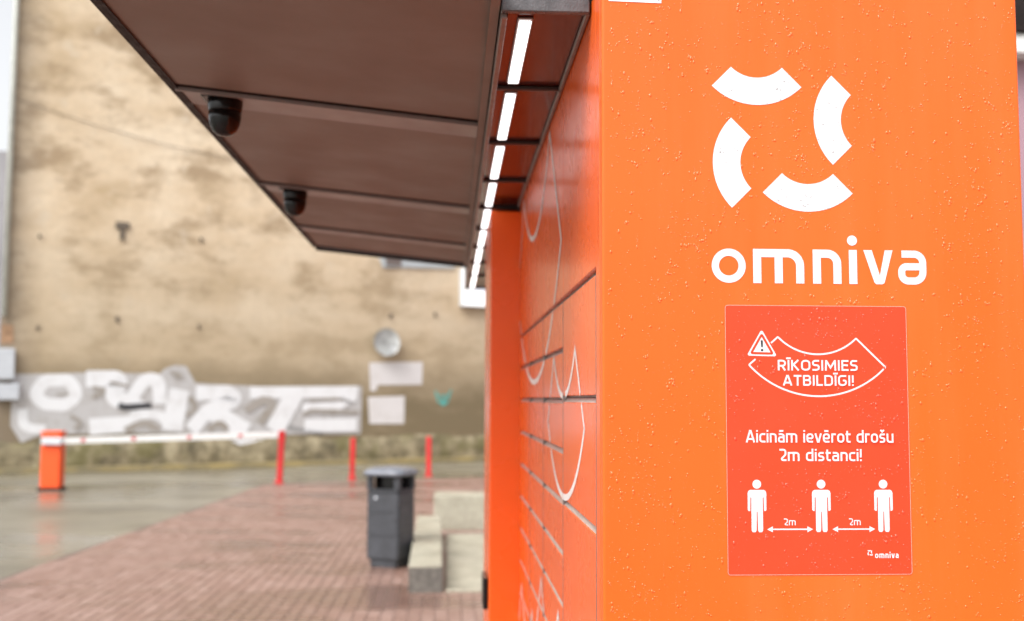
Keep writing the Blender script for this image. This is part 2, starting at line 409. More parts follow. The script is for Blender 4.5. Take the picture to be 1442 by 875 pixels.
# ================================================================ far building (blank gable wall)
WA = R(26.877)
bld = empty('gable_building', (-9.39, 24.1, 0), WA)
tag(bld, 'tall blank beige plaster gable wall with white graffiti along its foot', 'building')
wl = pyd('wall', [(u, y, z) for z in (-.02, 17) for u, y in ((-.15, 0), (30, 0), (30, 11), (4.5, 11))],
         [(0, 1, 5, 4), (1, 2, 6, 5), (2, 3, 7, 6), (3, 0, 4, 7), (4, 5, 6, 7), (3, 2, 1, 0)], 'plaster', bld)
def rough_strip(name, u0, u1, z0, z1, y, amp, nx, nz, mat, parent):
    vs, fs = [], []
    for j in range(nz+1):
        for i in range(nx+1):
            t = j/nz
            d = y - amp*random.random()*(1 if 0 < j < nz else .2)
            vs.append((u0+(u1-u0)*i/nx, d+(.03 if j == nz else 0), z0+(z1-z0)*t+(random.uniform(-.05, .05) if j else 0)))
    for j in range(nz):
        for i in range(nx):
            b = j*(nx+1)+i; fs.append((b, b+1, b+nx+2, b+nx+1))
    return pyd(name, vs, fs, mat, parent, True)
rough_strip('plinth', -.14, 22, -.02, .66, -.03, .045, 90, 4, 'stone', bld)
def wallflat(name, fl, y, mat): return fl.build(name, lambda a, b, d: (a, y-d, b), mat, bld)
fl = Flat(.001)
fl.poly([(.13, 2.08), (.9, 2.10), (1.73, 2.14), (3.17, 2.13), (3.28, 2.24), (3.5, 2.33), (3.76, 2.31), (3.98, 1.93), (5.56, 1.86), (6.79, 1.85), (8.08, 1.9), (8.06, .72), (5.93, .73), (5.77, .42), (5.2, .34), (4.72, .34), (4.66, .75), (2.52, .81), (.76, .8), (.34, .63), (.12, .99)])
wallflat('graffiti_ground_coat', fl, -.006, 'spray_grey')
fl = Flat(.0015)
S = lambda pts, wd, r=.2, c=False: fl.stroke(fillet(pts, r, c), wd, c)
S([(.55, 1.62), (.75, 1.95), (1.25, 1.97), (1.45, 1.65), (1.2, 1.42), (.8, 1.45)], .27, .2, True)
S([(.35, 1.35), (.35, .95), (.8, .9)], .2)
S([(1.6, 2.0), (2.5, 2.02), (2.0, 1.62), (2.75, 1.42), (2.75, 1.02), (1.7, .95)], .36, .25)
S([(2.35, .92), (2.75, 1.25), (3.2, 1.2), (3.5, .9)], .22)
S([(2.6, 1.62), (2.85, 2.0), (3.15, 2.0), (3.2, 1.45)], .30)
S([(3.62, 1.78), (3.48, .85)], .46, .1)
S([(4.0, 1.70), (4.75, 1.72), (4.95, 1.55), (4.3, 1.32), (3.9, .86)], .34)
S([(4.35, 1.3), (5.2, .8)], .42)
S([(5.25, 1.72), (7.97, 1.76)], .28)
S([(6.35, 1.7), (5.85, .82)], .46)
S([(6.55, 1.36), (7.5, 1.42), (7.9, 1.65)], .2)
S([(6.6, .93), (7.95, .95)], .32)
S([(4.85, .5), (5.6, .52)], .22)
wallflat('graffiti_letters', fl, -.010, 'spray_white')
fl = Flat(.0015)
S([(1.0, 1.66), (1.25, 1.66)], .05); S([(1.75, 1.8), (2.1, 1.74), (1.75, 1.6)], .10); S([(2.45, .86), (2.85, 1.05), (3.2, .88)], .16)
S([(3.78, 1.2), (4.05, 1.35), (3.85, 1.6)], .12); S([(4.3, .86), (4.55, 1.05), (4.75, .86)], .14); S([(5.15, 1.3), (5.55, 1.55), (5.9, 1.5), (5.5, 1.0)], .2)
S([(6.7, 1.55), (7.4, 1.58), (7.8, 1.5)], .07); S([(6.55, 1.2), (6.75, 1.3), (8.0, 1.25)], .1); S([(1.3, 1.2), (1.55, 1.05), (1.4, .9)], .09)
S([(2.1, 1.93), (2.5, 1.85)], .06); S([(3.4, 2.2), (3.65, 2.05)], .08)
tag(wallflat('graffiti_shadows', fl, -.016, 'spray_mid'), kind='stuff')
fl = Flat(.0015)
S([(2.3, 1.44), (2.45, 1.40), (3.0, 1.44)], .09); S([(2.32, 1.40), (2.5, 1.33), (2.75, 1.36), (3.02, 1.38)], .05, .05)
S([(2.3, 1.43), (2.45, 1.36)], .12)
x = 6.22
for k in range(6): S([(x, .95-.03*k), (x+.05, .80-.03*k), (x+.1, .93-.03*k)], .022, .02); x += .145
tag(wallflat('graffiti_marks', fl, -.021, 'spray_dark'), kind='stuff')
fl = Flat(.001); fl.poly([(8.26, 2.48), (9.0, 2.51), (9.73, 2.53), (9.72, 1.95), (8.5, 1.93), (8.45, 1.78), (8.30, 1.78)]); wallflat('paint_patch', fl, -.006, 'buff')
fl = Flat(.001); fl.poly([(8.24, 1.63), (9.24, 1.66), (9.23, .96), (8.29, .97)]); wallflat('paint_patch', fl, -.006, 'buff')
fl = Flat(.0015)
S([(10.1, 1.8), (10.2, 1.5), (10.42, 1.45), (10.55, 1.83)], .05, .08); S([(10.15, 1.66), (10.5, 1.68)], .04, .03); S([(10.33, 1.62), (10.33, 1.42)], .12, .02)
wallflat('teal_tag', fl, -.008, 'teal')
fl = Flat(.001); fl.poly([(-.14, 3.14), (.10, 3.12), (.12, 2.74), (-.14, 2.72)]); wallflat('brick_patch', fl, -.008, 'brick_patch')
# iron anchors in the wall
def anchor(u, z, s, T=False):
    vs_ = box_mesh(u-s, u+s, -.05, -.002, z-s*.5, z+s*.5, .006, 1) if T else box_mesh(u-s*.6, u+s*.6, -.04, -.002, z-s, z+s, .006, 1)
    o_ = link('wall_anchor', vs_, 'iron', bld)
    if T: link('wall_anchor', box_mesh(u-s*.32, u+s*.32, -.045, -.002, z-s*2.2, z-s*.5, .006, 1), 'iron', bld)
anchor(2.26, 5.44, .15, True)
for u, z in ((.55, 5.07), (4.02, 5.25), (.58, 3.08), (2.21, 3.33), (4.02, 3.23), (8.82, 3.68), (10.06, 3.76)):
    anchor(u, z, random.uniform(.035, .06))
def tube(name, pts, r, mat, parent=None, n=8):
    P = [Vector(p) for p in pts]; vs, fs = [], []
    for i, p in enumerate(P):
        d = (P[min(i+1, len(P)-1)]-P[max(i-1, 0)]).normalized(); a = d.orthogonal().normalized(); b = d.cross(a)
        if i and a.dot(pa) < 0: pass
        if i: a = (pa-d*pa.dot(d)).normalized(); b = d.cross(a)
        pa = a
        for k in range(n): q = 2*math.pi*k/n; vs.append(p+a*r*math.cos(q)+b*r*math.sin(q))
    for i in range(len(P)-1):
        for k in range(n): fs.append((i*n+k, i*n+(k+1) % n, (i+1)*n+(k+1) % n, (i+1)*n+k))
    fs.append(tuple(range(n-1, -1, -1))); fs.append(tuple((len(P)-1)*n+k for k in range(n)))
    return pyd(name, vs, fs, mat, parent, True)
tube('wall_cable', [(-.05, -.02, 8.02), (1.5, -.03, 7.66), (3, -.03, 7.4), (4.5, -.02, 7.25), (9, -.03, 6.8)], .006, 'iron', bld, 6)
tube('drainpipe', [(-.1, -.08, 3.3), (-.1, -.08, 16.5)], .055, 'pipe', bld, 10)
kb = box('kerb', -1, 22, -.32, -.09, -.02, .10, 'kerb', None, .015); kb.location = (-9.39, 24.1, 0); kb.rotation_euler = (0, 0, WA); tag(kb, kind='structure')
def wall_thing(name, u, z, y=-.01):
    e = empty(name); e.matrix_world = bld.matrix_basis @ Matrix.Translation((u, y, z)); return e
# satellite dish
t = wall_thing('satellite_dish', 8.66, 2.97)
tag(t, 'round grey satellite dish on the beige wall above two white paint patches', 'satellite dish')
vs_, fs_ = [], []; n = 28
for i, (rr, dd) in enumerate([(.02, -.12), (.12, -.125), (.22, -.145), (.30, -.175), (.345, -.20), (.35, -.205), (.345, -.19), (.30, -.16), (.12, -.11), (.02, -.105)]):
    for k in range(n): a = 2*math.pi*k/n; vs_.append((rr*math.cos(a), dd, rr*math.sin(a)))
for i in range(9):
    for k in range(n): fs_.append((i*n+k, i*n+(k+1) % n, (i+1)*n+(k+1) % n, (i+1)*n+k))
rf = pyd('reflector', vs_, fs_, 'dish', t, True); rf.rotation_euler = (R(-8), 0, R(-4))
tube('mount_arm', [(0, 0, 0), (0, -.11, 0)], .03, 'iron', t); tube('feed_arm', [(.0, -.14, -.33), (.06, -.40, -.12)], .012, 'greymetal', t)
box('feed_horn', .03, .09, -.45, -.38, -.15, -.08, 'greymetal', t, .01)
# lit white sign
t = wall_thing('wall_sign', 11.2, 4.5)
tag(t, 'bright white lit box sign on the wall beyond the canopy end', 'sign')
box('sign_case', -.43, .95, -.17, 0, -.50, .50, 'greymetal', t, .02)
box('sign_face', -.42, .94, -.19, -.171, -.49, .49, 'signface', t, .01)
fl = Flat(.0005)
xx = -.18
for hgt in (.10, .16, .08, .12, .15, .08, .12, .09): fl.stroke([(xx, -.10), (xx+.03, -.10+hgt), (xx+.09, -.09)], .03); xx += .125
fl.build('sign_lettering', lambda a, b, d: (a, -.193-d, b), 'print_lilac', t)
# pale board under canopy edge
t = wall_thing('wall_board', 9.5, 5.35)
tag(t, 'pale blue-grey board high on the beige wall half hidden by the canopy', 'board')
pyd('board', [(x_, y_, z_) for y_ in (-.04, 0) for x_, z_ in ((-1.2, .3), (-.92, -.46), (1.1, -.36), (1.2, .3))], [(0, 1, 2, 3), (7, 6, 5, 4), (0, 4, 5, 1), (1, 5, 6, 2), (2, 6, 7, 3), (3, 7, 4, 0)], 'bluegrey', t)
box('panel', -.85, -.42, -.055, -.041, -.40, .1, 'trim', t)
# meter boxes at the left corner
t = wall_thing('meter_cabinet', -.06, 1.96)
tag(t, 'taller pale blue-grey metal cabinet on the wall corner at left edge', 'cabinet', 'cabinets at the wall corner')
box('case', -.16, .20, -.16, 0, 0, .66, 'greymetal', t, .012); box('cabinet_door', -.145, .185, -.172, -.161, .02, .64, 'greymetal', t, .004)
t = wall_thing('meter_cabinet', 0, 1.53)
tag(t, 'low wide grey metal cabinet below the taller one at wall corner', 'cabinet', 'cabinets at the wall corner')
box('case', -.2, .25, -.14, 0, 0, .35, 'greymetal', t, .012); box('cabinet_door', -.19, .24, -.152, -.141, .02, .33, 'greymetal', t, .004)

# other buildings, seen as slivers
def building(name, label, x0, x1, y0, y1, h, wall_mat, roof, nwin, nst, front=True):
    t = empty(name, ((x0+x1)/2, y0, 0)); tag(t, label, 'building'); a = (x1-x0)/2; d = y1-y0
    box('wall', -a, a, 0, d, -.02, h, wall_mat, t)
    if roof:
        box('gutter', -a-.3, a+.3, -.35, d+.3, h, h+.28, 'white', t, .03)
        rr = pyd('roof', [(-a-.35, -.42, h+.284), (a+.35, -.42, h+.284), (a+.35, d+.42, h+.284), (-a-.35, d+.42, h+.284), (-a*.5, d*.5, h+3.4), (a*.5, d*.5, h+3.4)], [(0, 1, 5, 4), (2, 3, 4, 5), (1, 2, 5), (3, 0, 4), (3, 2, 1, 0)], 'roofdark', t)
    for s in range(nst):
        for k in range(nwin):
            cx = -a+(2*a)*(k+.5)/nwin; zz = 1.0+s*h/nst
            wn = box('window', cx-.55, cx+.55, -.05, -.002, zz, zz+1.5, 'white', t, .01); box('pane', cx-.47, cx+.47, -.06, -.051, zz+.08, zz+1.42, 'pane', wn)
building('neighbour_building', 'mauve house with white gutter and dark roof at the right edge', 5.2, 22, 15.4, 26, 6.55, 'mauve', True, 6, 2)
building('distant_building', 'far grey block beyond the wall corner at left edge', -60, -19, 75, 90, 18, 'farwall', False, 12, 5)

# ================================================================ barrier, posts, bin, blocks
t = empty('parking_barrier', (-6.9, 19.9, -.02)); tag(t, 'orange parking barrier cabinet with lowered white and red boom', 'barrier')
b = box('cabinet', -.165, .165, -.14, .14, .05, .985, 'barrier', t, .02)
box('cabinet_hood', -.175, .175, -.15, .15, .988, 1.03, 'barrier', t, .015); box('foot_plate', -.2, .2, -.17, .17, 0, .05, 'dark_trim', t, .005)
box('boom_clamp', -.14, .20, -.22, -.151, .80, .92, 'greymetal', t, .012)
dx, dz = 3.72, .075
def along(s, wd, y0, y1, name, mat, par):
    a, b_ = s; vs = []
    for y in (y0, y1):
        for q, o_ in ((a, -wd), (b_, -wd), (b_, wd), (a, wd)): vs.append((.03+q*dx, y+q*1.45, .86+q*dz+o_))
    return pyd(name, vs, [(0, 1, 2, 3), (7, 6, 5, 4), (0, 4, 5, 1), (1, 5, 6, 2), (2, 6, 7, 3), (3, 7, 4, 0)], mat, par)
bo = along((0, 1), .055, -.205, -.165, 'boom', 'white', t)
for s in (.12, .33, .57, .8): along((s, s+.018), .028, -.209, -.206, 'red_stripe', 'red', bo)
along((.985, 1.0), .058, -.211, -.16, 'boom_tip', 'red', bo)
def post(name, x, y, h, label, grp=None, fork=False, wd=.05):
    t = empty(name, (x, y, 0)); tag(t, label, 'post', grp)
    box('shaft', -wd, wd, -wd, wd, -.011, h, 'red', t, .012)
    box('cap', -wd-.004, wd+.004, -wd-.004, wd+.004, h+.001, h+.02, 'red', t, .006); box('base_plate', -wd*1.7, wd*1.7, -wd*1.7, wd*1.7, -.011, .012, 'red', t, .003)
    if fork:
        box('fork', -.07, .07, -.03, .03, h-.17, h-.14, 'red', t, .004)
    return t
q = post('boom_rest_post', -3.21, 21.39, .96, 'tall red square post carrying the tip of the barrier boom', None, True, .055); q.rotation_euler = (0, R(2.2), 0)
post('bollard', -1.94, 22.5, .79, 'short red bollard left of the litter bin, between bin and boom rest post', 'short red bollards before the wall').rotation_euler = (0, R(.4), R(8))
post('bollard', -.43, 23.33, .79, 'short red bollard right of the litter bin, nearest the orange locker', 'short red bollards before the wall').rotation_euler = (0, R(-.3), R(-5))

t = empty('litter_bin', (-.560, 10.86, 0), R(-25)); tag(t, 'dark grey hooded litter bin beside the concrete bench', 'litter bin')
bodyp = rrect(.350, .350, .034, 5)
body = prism('body', bodyp, .075, .71, 'bin', t, .012)
prism('base', rrect(.31, .31, .05, 5), 0.0, .074, 'bin', t, .008)
prism('rim', rrect(.358, .358, .036, 5), .711, .735, 'bin', t, .006)
prism('inner_liner', rrect(.30, .30, .04, 5), .70, .742, 'black', t)
for sx in (-1, 1):
    for sy in (-1, 1):
        prism('hood_post', [(sx*.147+x_, sy*.147+y_) for x_, y_ in rrect(.06, .06, .015, 3)], .736, .862, 'bin', t)
box('back_panel', -.118, .118, .14, .16, .736, .862, 'bin', t)
box('dark_interior', -.143, .085, -.06, .139, .7425, .861, 'black', t)
# domed lid
vs_, fs_ = [], []; n = 0
for s_, z_ in ((.42, .862), (.445, .870), (.445, .892), (.40, .915), (.27, .940), (.1, .95)):
    ring = rrect(s_, s_, s_*.2, 5); n = len(ring); vs_ += [(x_, y_, z_) for x_, y_ in ring]
for i in range(5):
    for k in range(n): fs_.append((i*n+k, i*n+(k+1) % n, (i+1)*n+(k+1) % n, (i+1)*n+k))
fs_.append(tuple(range(n-1, -1, -1))); fs_.append(tuple(5*n+k for k in range(n)))
pyd('lid', vs_, fs_, 'bin_lid', t, True)
for zz in (.30, .52): box('body_rib', -.11, .11, -.181, -.1775, zz, zz+.012, 'bin', body)
fl = Flat(.0004); fl.disc(-.07, .655, .014); fl.build('sticker', lambda a, b_, d: (a, -.1785-d, b_), 'greymetal', body)

def block(name, label, x0, x1, y0, y1, h, bev=.012, skew=0, joints=()):
    t = empty(name, ((x0+x1)/2, y0, 0)); tag(t, label, 'concrete block'); a = (x1-x0)/2
    cuts = [-a]+list(joints)+[a]
    for k in range(len(cuts)-1):
        me = box_mesh(cuts[k]+.003, cuts[k+1]-.003, 0, y1-y0, -.011, h, bev)
        for v in me.vertices: v.co.x += skew*v.co.y
        link('slab' if len(cuts) > 2 else 'concrete_body', me, 'concrete', t)
    return t
block('concrete_bench', 'long low concrete bench beside the litter bin, end face towards viewer', -.335, -.05, 9.352, 13.25, .228, .012, -.011)
be = box('end_face', -.139, .139, -.004, -.0008, .0, .205, 'concrete_dark', [o for o in bpy.data.objects if o.name == 'concrete_bench'][0])  # thin plate over the bench end, darker than the bench body
block('seating_block', 'wider concrete seating block behind the low bench by the orange locker', -.19, 2.6, 13.75, 14.42, .41, .015, 0, (-.50, .35))
block('concrete_pad', 'flat pale concrete pad on the brick paving right of the bench', -.02, 2.4, 9.36, 13.2, .022, .006, 0, ())

# ================================================================ parcel locker
Y0, XF, XR, Y1, HT = 1.72, .237, .918, 6.74, 2.42
lk = empty('parcel_locker', (XF, Y0, 0)); tag(lk, 'large orange parcel locker with white logo on its side and lit canopy', 'parcel locker')
lk_inv = Matrix.Translation((-XF, -Y0, 0))
def P(o):                                    # mesh written in world metres -> the locker's frame
    o.data.transform(lk_inv); return o
def lbox(name, *a, parent=lk, **k): return P(box(name, *a, parent, **k))
# the side panel: folded sheet, rounded long edges
sp = lbox('side_panel', XF, XR, Y0, Y0+.03, .08, HT, 'orange', bev=.004, seg=3)
lbox('carcass', XF+.022, XR-.01, Y0+.031, Y1, .08, HT-.01, 'dark_gap')
lbox('plinth', XF+.03, XR-.03, Y0+.04, Y1-.04, -.011, .079, 'dark_trim')
lbox('back_panel', XR-.0095, XR, Y0+.031, Y1, .08, HT-.001, 'orange')
lbox('top_cover', XF+.01, XR+.01, Y0-.004, Y1+.01, HT+.001, HT+.05, 'dark_trim', bev=.006)
lbox('far_side_panel', XF, XR, Y1+.001, Y1+.03, .08, HT, 'orange', bev=.004)
lbox('corner_post', XF, XF+.02, Y0+.032, 1.797, .08, HT, 'orange_front', bev=.0015)
FP = lambda a, b_, d: (a-XF, (-.0006-d), b_)        # flat print on the side panel, coordinates x,z in metres
def vin(name, fl, mat, par=sp): return fl.build(name, FP, mat, par)
# logo: four quarter rings
K = .0011035
for cx, cz, a0 in ((.4862, 2.173, 225), (.5665, 2.0015, 225), (.5168, 1.976, 135), (.681, 2.0475, 135)):
    fl = Flat(); fl.ring(cx, cz, .0585, .1030, a0, a0+90, 26); vin('logo_arc', fl, 'vinyl')
# wordmark
zb, xh, sw = 1.7835, .0545, .0131
fl = Flat(); fl.ring(.4375, zb+xh/2, .0156, .0272, 0, 360, 48); vin('wordmark_letter', fl, 'vinyl')
def stro(*ss):
    fl = Flat()
    for pts, r_ in ss: fl.stroke(fillet(pts, r_, False, 10), sw)
    vin('wordmark_letter', fl, 'vinyl')
h = sw/2
xm0, xm1 = .4765, .5585
stro(([(xm0+h, zb), (xm0+h, zb+xh)], .001), ([(xm0+h, zb+xh-h), (xm1-h, zb+xh-h), (xm1-h, zb)], .020), ([((xm0+xm1)/2, zb), ((xm0+xm1)/2, zb+xh-h)], .001))
xn0, xn1 = .5725, .6185
stro(([(xn0+h, zb), (xn0+h, zb+xh)], .001), ([(xn0+h, zb+xh-h), (xn1-h, zb+xh-h), (xn1-h, zb)], .020))
fl = Flat(); fl.stroke([(.6375, zb), (.6375, zb+xh)], sw); fl.disc(.6365, zb+.0695, .0082); vin('wordmark_letter', fl, 'vinyl')
xv0, xv1 = .6545, .7015
fl = Flat(); fl.poly([(xv0, zb+xh), (xv0+.0138, zb+xh), (xv0+.0262, zb+.014), (xv1-.0122, zb+xh), (xv1+.0005, zb+xh), (xv0+.0335, zb+.002), (xv0+.030, zb), (xv0+.020, zb), (xv0+.017, zb+.003)]); vin('wordmark_letter', fl, 'vinyl')
xa0, xa1 = .7105, .7565
sw = .0115; h = sw/2
stro(([(xa0+.006, zb+xh-h), (xa1-h, zb+xh-h), (xa1-h, zb+h), (xa0+h, zb+h), (xa0+h, zb+.0285), (xa0+.022, zb+.0285)], .014), ([(xa0+.021, zb+.0285), (xa1-h*.8, zb+.0285)], .001))
# ---- doors on the front
COLS = [(1.800, 2.327), (2.330, 2.824), (2.827, 3.304), (3.307, 3.779)]
SL = .0064                                   # half slot height
zt = 2.262
fine = [1.810-.1066*k for k in range(17)]
coarse = [1.810, 1.600, 1.387, .95, .52]
slots = {}
def door(name, y0, y1, z0, z1): return lbox(name, XF, XF+.018, y0, y1, z0, z1, 'orange_front', bev=.0012, seg=1)
def wedge(par, y0, y1, z0, z1):
    vs = [(x, y, z) for y in (y0, y1) for x, z in ((XF+.0022, z0), (XF+.016, z0), (XF+.016, z1), (XF+.010, z1), (XF+.0022, z0+.0015))]
    return P(pyd('door_rail', vs, [(0, 1, 2, 3, 4), (9, 8, 7, 6, 5), (0, 5, 6, 1), (1, 6, 7, 2), (2, 7, 8, 3), (3, 8, 9, 4), (4, 9, 5, 0)], 'rail', par))
def column(ci, y0, y1, zs):
    slots[(y0, y1)] = zs
    lbox('upper_panel', XF+.0005, XF+.018, y0, y1, zs[0]+SL, zt+.02, 'orange_front', bev=.0012, seg=1)
    for i, z in enumerate(zs):
        z0 = zs[i+1]+SL if i+1 < len(zs) else .085
        d = door('locker_door', y0, y1, z0, z-SL)
        wedge(d, y0+.003, y1-.003, z-SL-.0006, z+.002)
        lbox('door_rail', XF+.010, XF+.016, y0+.004, y1-.004, z+.0030, z+SL+.0005, 'rail_dark', parent=d, bev=.0008, seg=1)
for y in (1.7985, 2.3285, 2.8255, 3.3055):
    lbox('seam_trim', XF-.0005, XF+.010, y-.0012, y+.0012, .09, 1.803, 'trim')
for ci, (y0, y1) in enumerate(COLS): column(ci, y0, y1, coarse if ci == 0 else fine)
yy = 4.345
for k in range(5):
    column(4+k, yy, yy+.474, coarse); yy += .477
# white line graphics over the doors (quarter-ring outlines), cut at the slots
def outline(cy, cz, r0, r1, half, wd):
    pts = arc(cy, cz, r1, 270-half, 270+half, 160)+arc(cy, cz, r0, 270+half, 270-half, 110)
    # densify straight ends
    out = []
    for i in range(len(pts)):
        a, b_ = Vector(pts[i]), Vector(pts[(i+1) % len(pts)]); n_ = max(1, int((b_-a).length/.006))
        out += [a.lerp(b_, k/n_) for k in range(n_)]
    vs, fs = ribbon(out, wd, True); keep = []
    for f in fs:
        c = sum((vs[i] for i in f), Vector((0, 0)))/4
        ok = False
        for (y0, y1), zs in slots.items():
            if y0+.001 < c.x < min(y1-.001, 3.778) and c.y < 2.255 and all(abs(c.y-z) > SL+.002 for z in zs): ok = True
        if ok: keep.append(f)
    used = sorted({i for f in keep for i in f}); mp = {i: k for k, i in enumerate(used)}
    P(pyd('line_graphic', [(XF-.0006, vs[i].x, vs[i].y) for i in used], [tuple(mp[i] for i in f) for f in keep], 'line', lk))
outline(2.318, 1.911, .305, .513, 45, .0135)
outline(3.12, 2.75, .69, 1.103, 43, .0150)
outline(2.655, 1.365, .319, .513, 45, .0135)
outline(3.42, 1.225, .319, .513, 45, .0135)
# ---- terminal pillar standing proud of the doors
XP = .135
pl = lbox('terminal_pillar', XP, XF+.018, 3.782, 4.342, .08, 2.245, 'orange_front', bev=.007, seg=3)
lbox('card_reader', XP-.018, XP-.0012, 3.84, 4.0, .885, .99, 'black', parent=pl, bev=.004)
# ---- lit soffit
ZS = 2.27
DIV = [2.335, 2.845, 3.352, 3.835, 4.33, 4.86, 5.42, 6.0, 6.68]
prev = 1.862
for i, d in enumerate(DIV):
    sfp = lbox('soffit_panel', .096, XF-.001, prev+.001, d-.001, ZS, ZS+.012, 'soffit')
    lbox('divider', .094, XF-.002, d-.006, d+.006, ZS-.010, ZS-.0005, 'divider', bev=.002, seg=1)
    lbox('light_housing', .113, .1415, prev+.038, d-.038, ZS-.0045, ZS-.0005, 'trim', parent=sfp, bev=.001, seg=1)
    lbox('led_strip', .1165, .138, prev+.046, d-.046, ZS-.0085, ZS-.005, 'led', parent=sfp, bev=.001, seg=1)
    prev = d
lbox('soffit_edge_trim', .082, .0935, 1.862, 6.69, ZS-.018, ZS+.05, 'trim', bev=.002, seg=1)
lbox('wall_angle_trim', XF-.0095, XF-.0005, 1.862, 3.78, ZS-.010, ZS-.0008, 'trim', bev=.002, seg=1)
lbox('soffit_end_cap', .082, XF-.003, 1.846, 1.861, ZS-.010, ZS+.14, 'cap', bev=.002, seg=1)
lbox('soffit_cover', .082, XF-.003, 1.862, 6.69, ZS+.052, ZS+.14, 'dark_trim')
# ---- canopy boards rising outwards
XI, XO, ZI, ZO = .081, -.690, 2.279, 2.360
def slab(name, x0, x1, y0, y1, below, above, mat):
    zf = lambda x: ZI+(ZO-ZI)*(x-XI)/(XO-XI); vs = []
    for y in (y0, y1):
        for x, k in ((x0, -below), (x1, -below), (x1, above), (x0, above)): vs.append((x, y, zf(x)+k))
    return P(pyd(name, vs, [(0, 1, 2, 3), (7, 6, 5, 4), (0, 4, 5, 1), (1, 5, 6, 2), (2, 6, 7, 3), (3, 7, 4, 0)], mat, lk))
BM = [2.70, 3.905, 4.875]; BW = .15
ends = [1.80]+BM+[5.56]
for i in range(4):
    slab('canopy_board', XI, XO+.012, ends[i]+(BW+.004 if i else 0), ends[i+1]-.022, 0, .02, 'canopy')
for y in BM:
    slab('canopy_band', XI-.001, XO+.012, y, y+BW, .003, .019, 'beam')
    slab('band_gasket', XI-.001, XO+.013, y-.0215, y-.0005, .001, .019, 'gasket')  # flush black strip painted in for the shade of an open gap
    slab('band_rib', XI-.001, XO+.013, y+.0005, y+.010, .010, -.0035, 'beam')
slab('canopy_end_rail', XI, XO+.012, 5.562, 5.60, .018, .03, 'dark_trim')
slab('canopy_near_rail', XI, XO+.012, 1.76, 1.798, .018, .03, 'dark_trim')
slab('canopy_edge_rail', XO+.011, XO-.004, 1.76, 5.60, .004, .022, 'dark_trim')
slab('canopy_edge_lip', XO+.021, XO+.0125, 1.80, 5.56, .005, -.0035, 'dark_trim')
slab('canopy_inner_rail', XI-.0015, XI-.018, 1.80, 5.56, .012, -.0008, 'canopy')

# ---- dome cameras hanging from the canopy beams
def dome(x, y, z, label):
    t = empty('security_camera', (x, y, z)); tag(t, label, 'security camera', 'dome cameras under the canopy')
    lathe('housing', [(.043, .0), (.043, -.012), (.041, -.026), (.0405, -.030)], 'black', t, 28)
    lathe('dome_lens', [(.0402, -.0305), (.0395, -.048), (.036, -.064), (.029, -.078), (.019, -.087), (.007, -.091)], 'black', t, 28)
    box('mounting_plate', -.052, .052, -.045, .045, -.0005, .008, 'black', t, .003)
dome(-.568, 2.765, 2.3415, 'larger black dome camera under the near canopy beam')
dome(-.562, 3.985, 2.341, 'smaller black dome camera under the second canopy beam')

# ================================================================ stickers on the side panel
po = empty('poster', (.576, Y0-.0009, 1.539)); tag(po, 'red distancing notice with white text and figures on the orange panel', 'poster')
pw, ph = .1455, .2095
sh = pyd('sheet', [(x_, y_, z_) for y_ in (0, .0006) for x_, z_ in rrect(2*pw, 2*ph, .004, 3)], [tuple(range(16)), tuple(range(31, 15, -1))]+[(k, 16+k, 16+(k+1) % 16, (k+1) % 16) for k in range(16)], 'poster', po)
fl = Flat(); fl.stroke([(x_*.9975, z_*.998) for x_, z_ in rrect(2*pw, 2*ph, .004, 3)], .0008, True); fl.build('cut_edge', lambda a, b_, d: (a, -.0002, b_), 'poster_edge', po)
# poster space: photo-scan units (257 wide, 380 high) from its top left, y down -> metres
U = lambda x, y: (-pw+x*2*pw/257., ph-y*2*ph/380.)
PF = lambda a, b_, d: (a, -.0004-d, b_)
class PFlat(Flat):
    def build(s, name, mat): return Flat.build(s, name, PF, mat, po)
k_ = 2*pw/257.
def ptext(s, x0, x1, ybase, cap, w_, gap, name='lettering'):
    fl = PFlat(); a = U(x0, ybase); b_ = U(x1, ybase); text(fl, s, a[0], b_[0], a[1], cap*2*ph/380., w_, gap); fl.build(name, 'vinyl')
ptext('RĪKOSIMIES', 73, 186, 93, 15, .145, .095)
ptext('ATBILDĪGI!', 80, 180, 114.5, 15, .145, .095)
ptext('Aicinām ievērot drošu', 27, 234, 195, 17.5, .138, .085)
ptext('2m distanci!', 73, 189, 221, 17, .138, .085)
ptext('2m', 78, 95, 311, 9.5, .13, .10); ptext('2m', 169, 186, 311, 9.5, .13, .10)
ptext('omniva', 205, 238, 357, 8.5, .18, .13)
fl = PFlat()
for cx, cy, a0 in ((197.0, 344.2, 225), (199.8, 349.9, 225), (198.0, 350.9, 135), (202.6, 348.4, 135)): fl.ring(*U(cx, cy), 1.9*k_, 3.5*k_, a0, a0+90, 10)
fl.build('small_logo', 'vinyl')
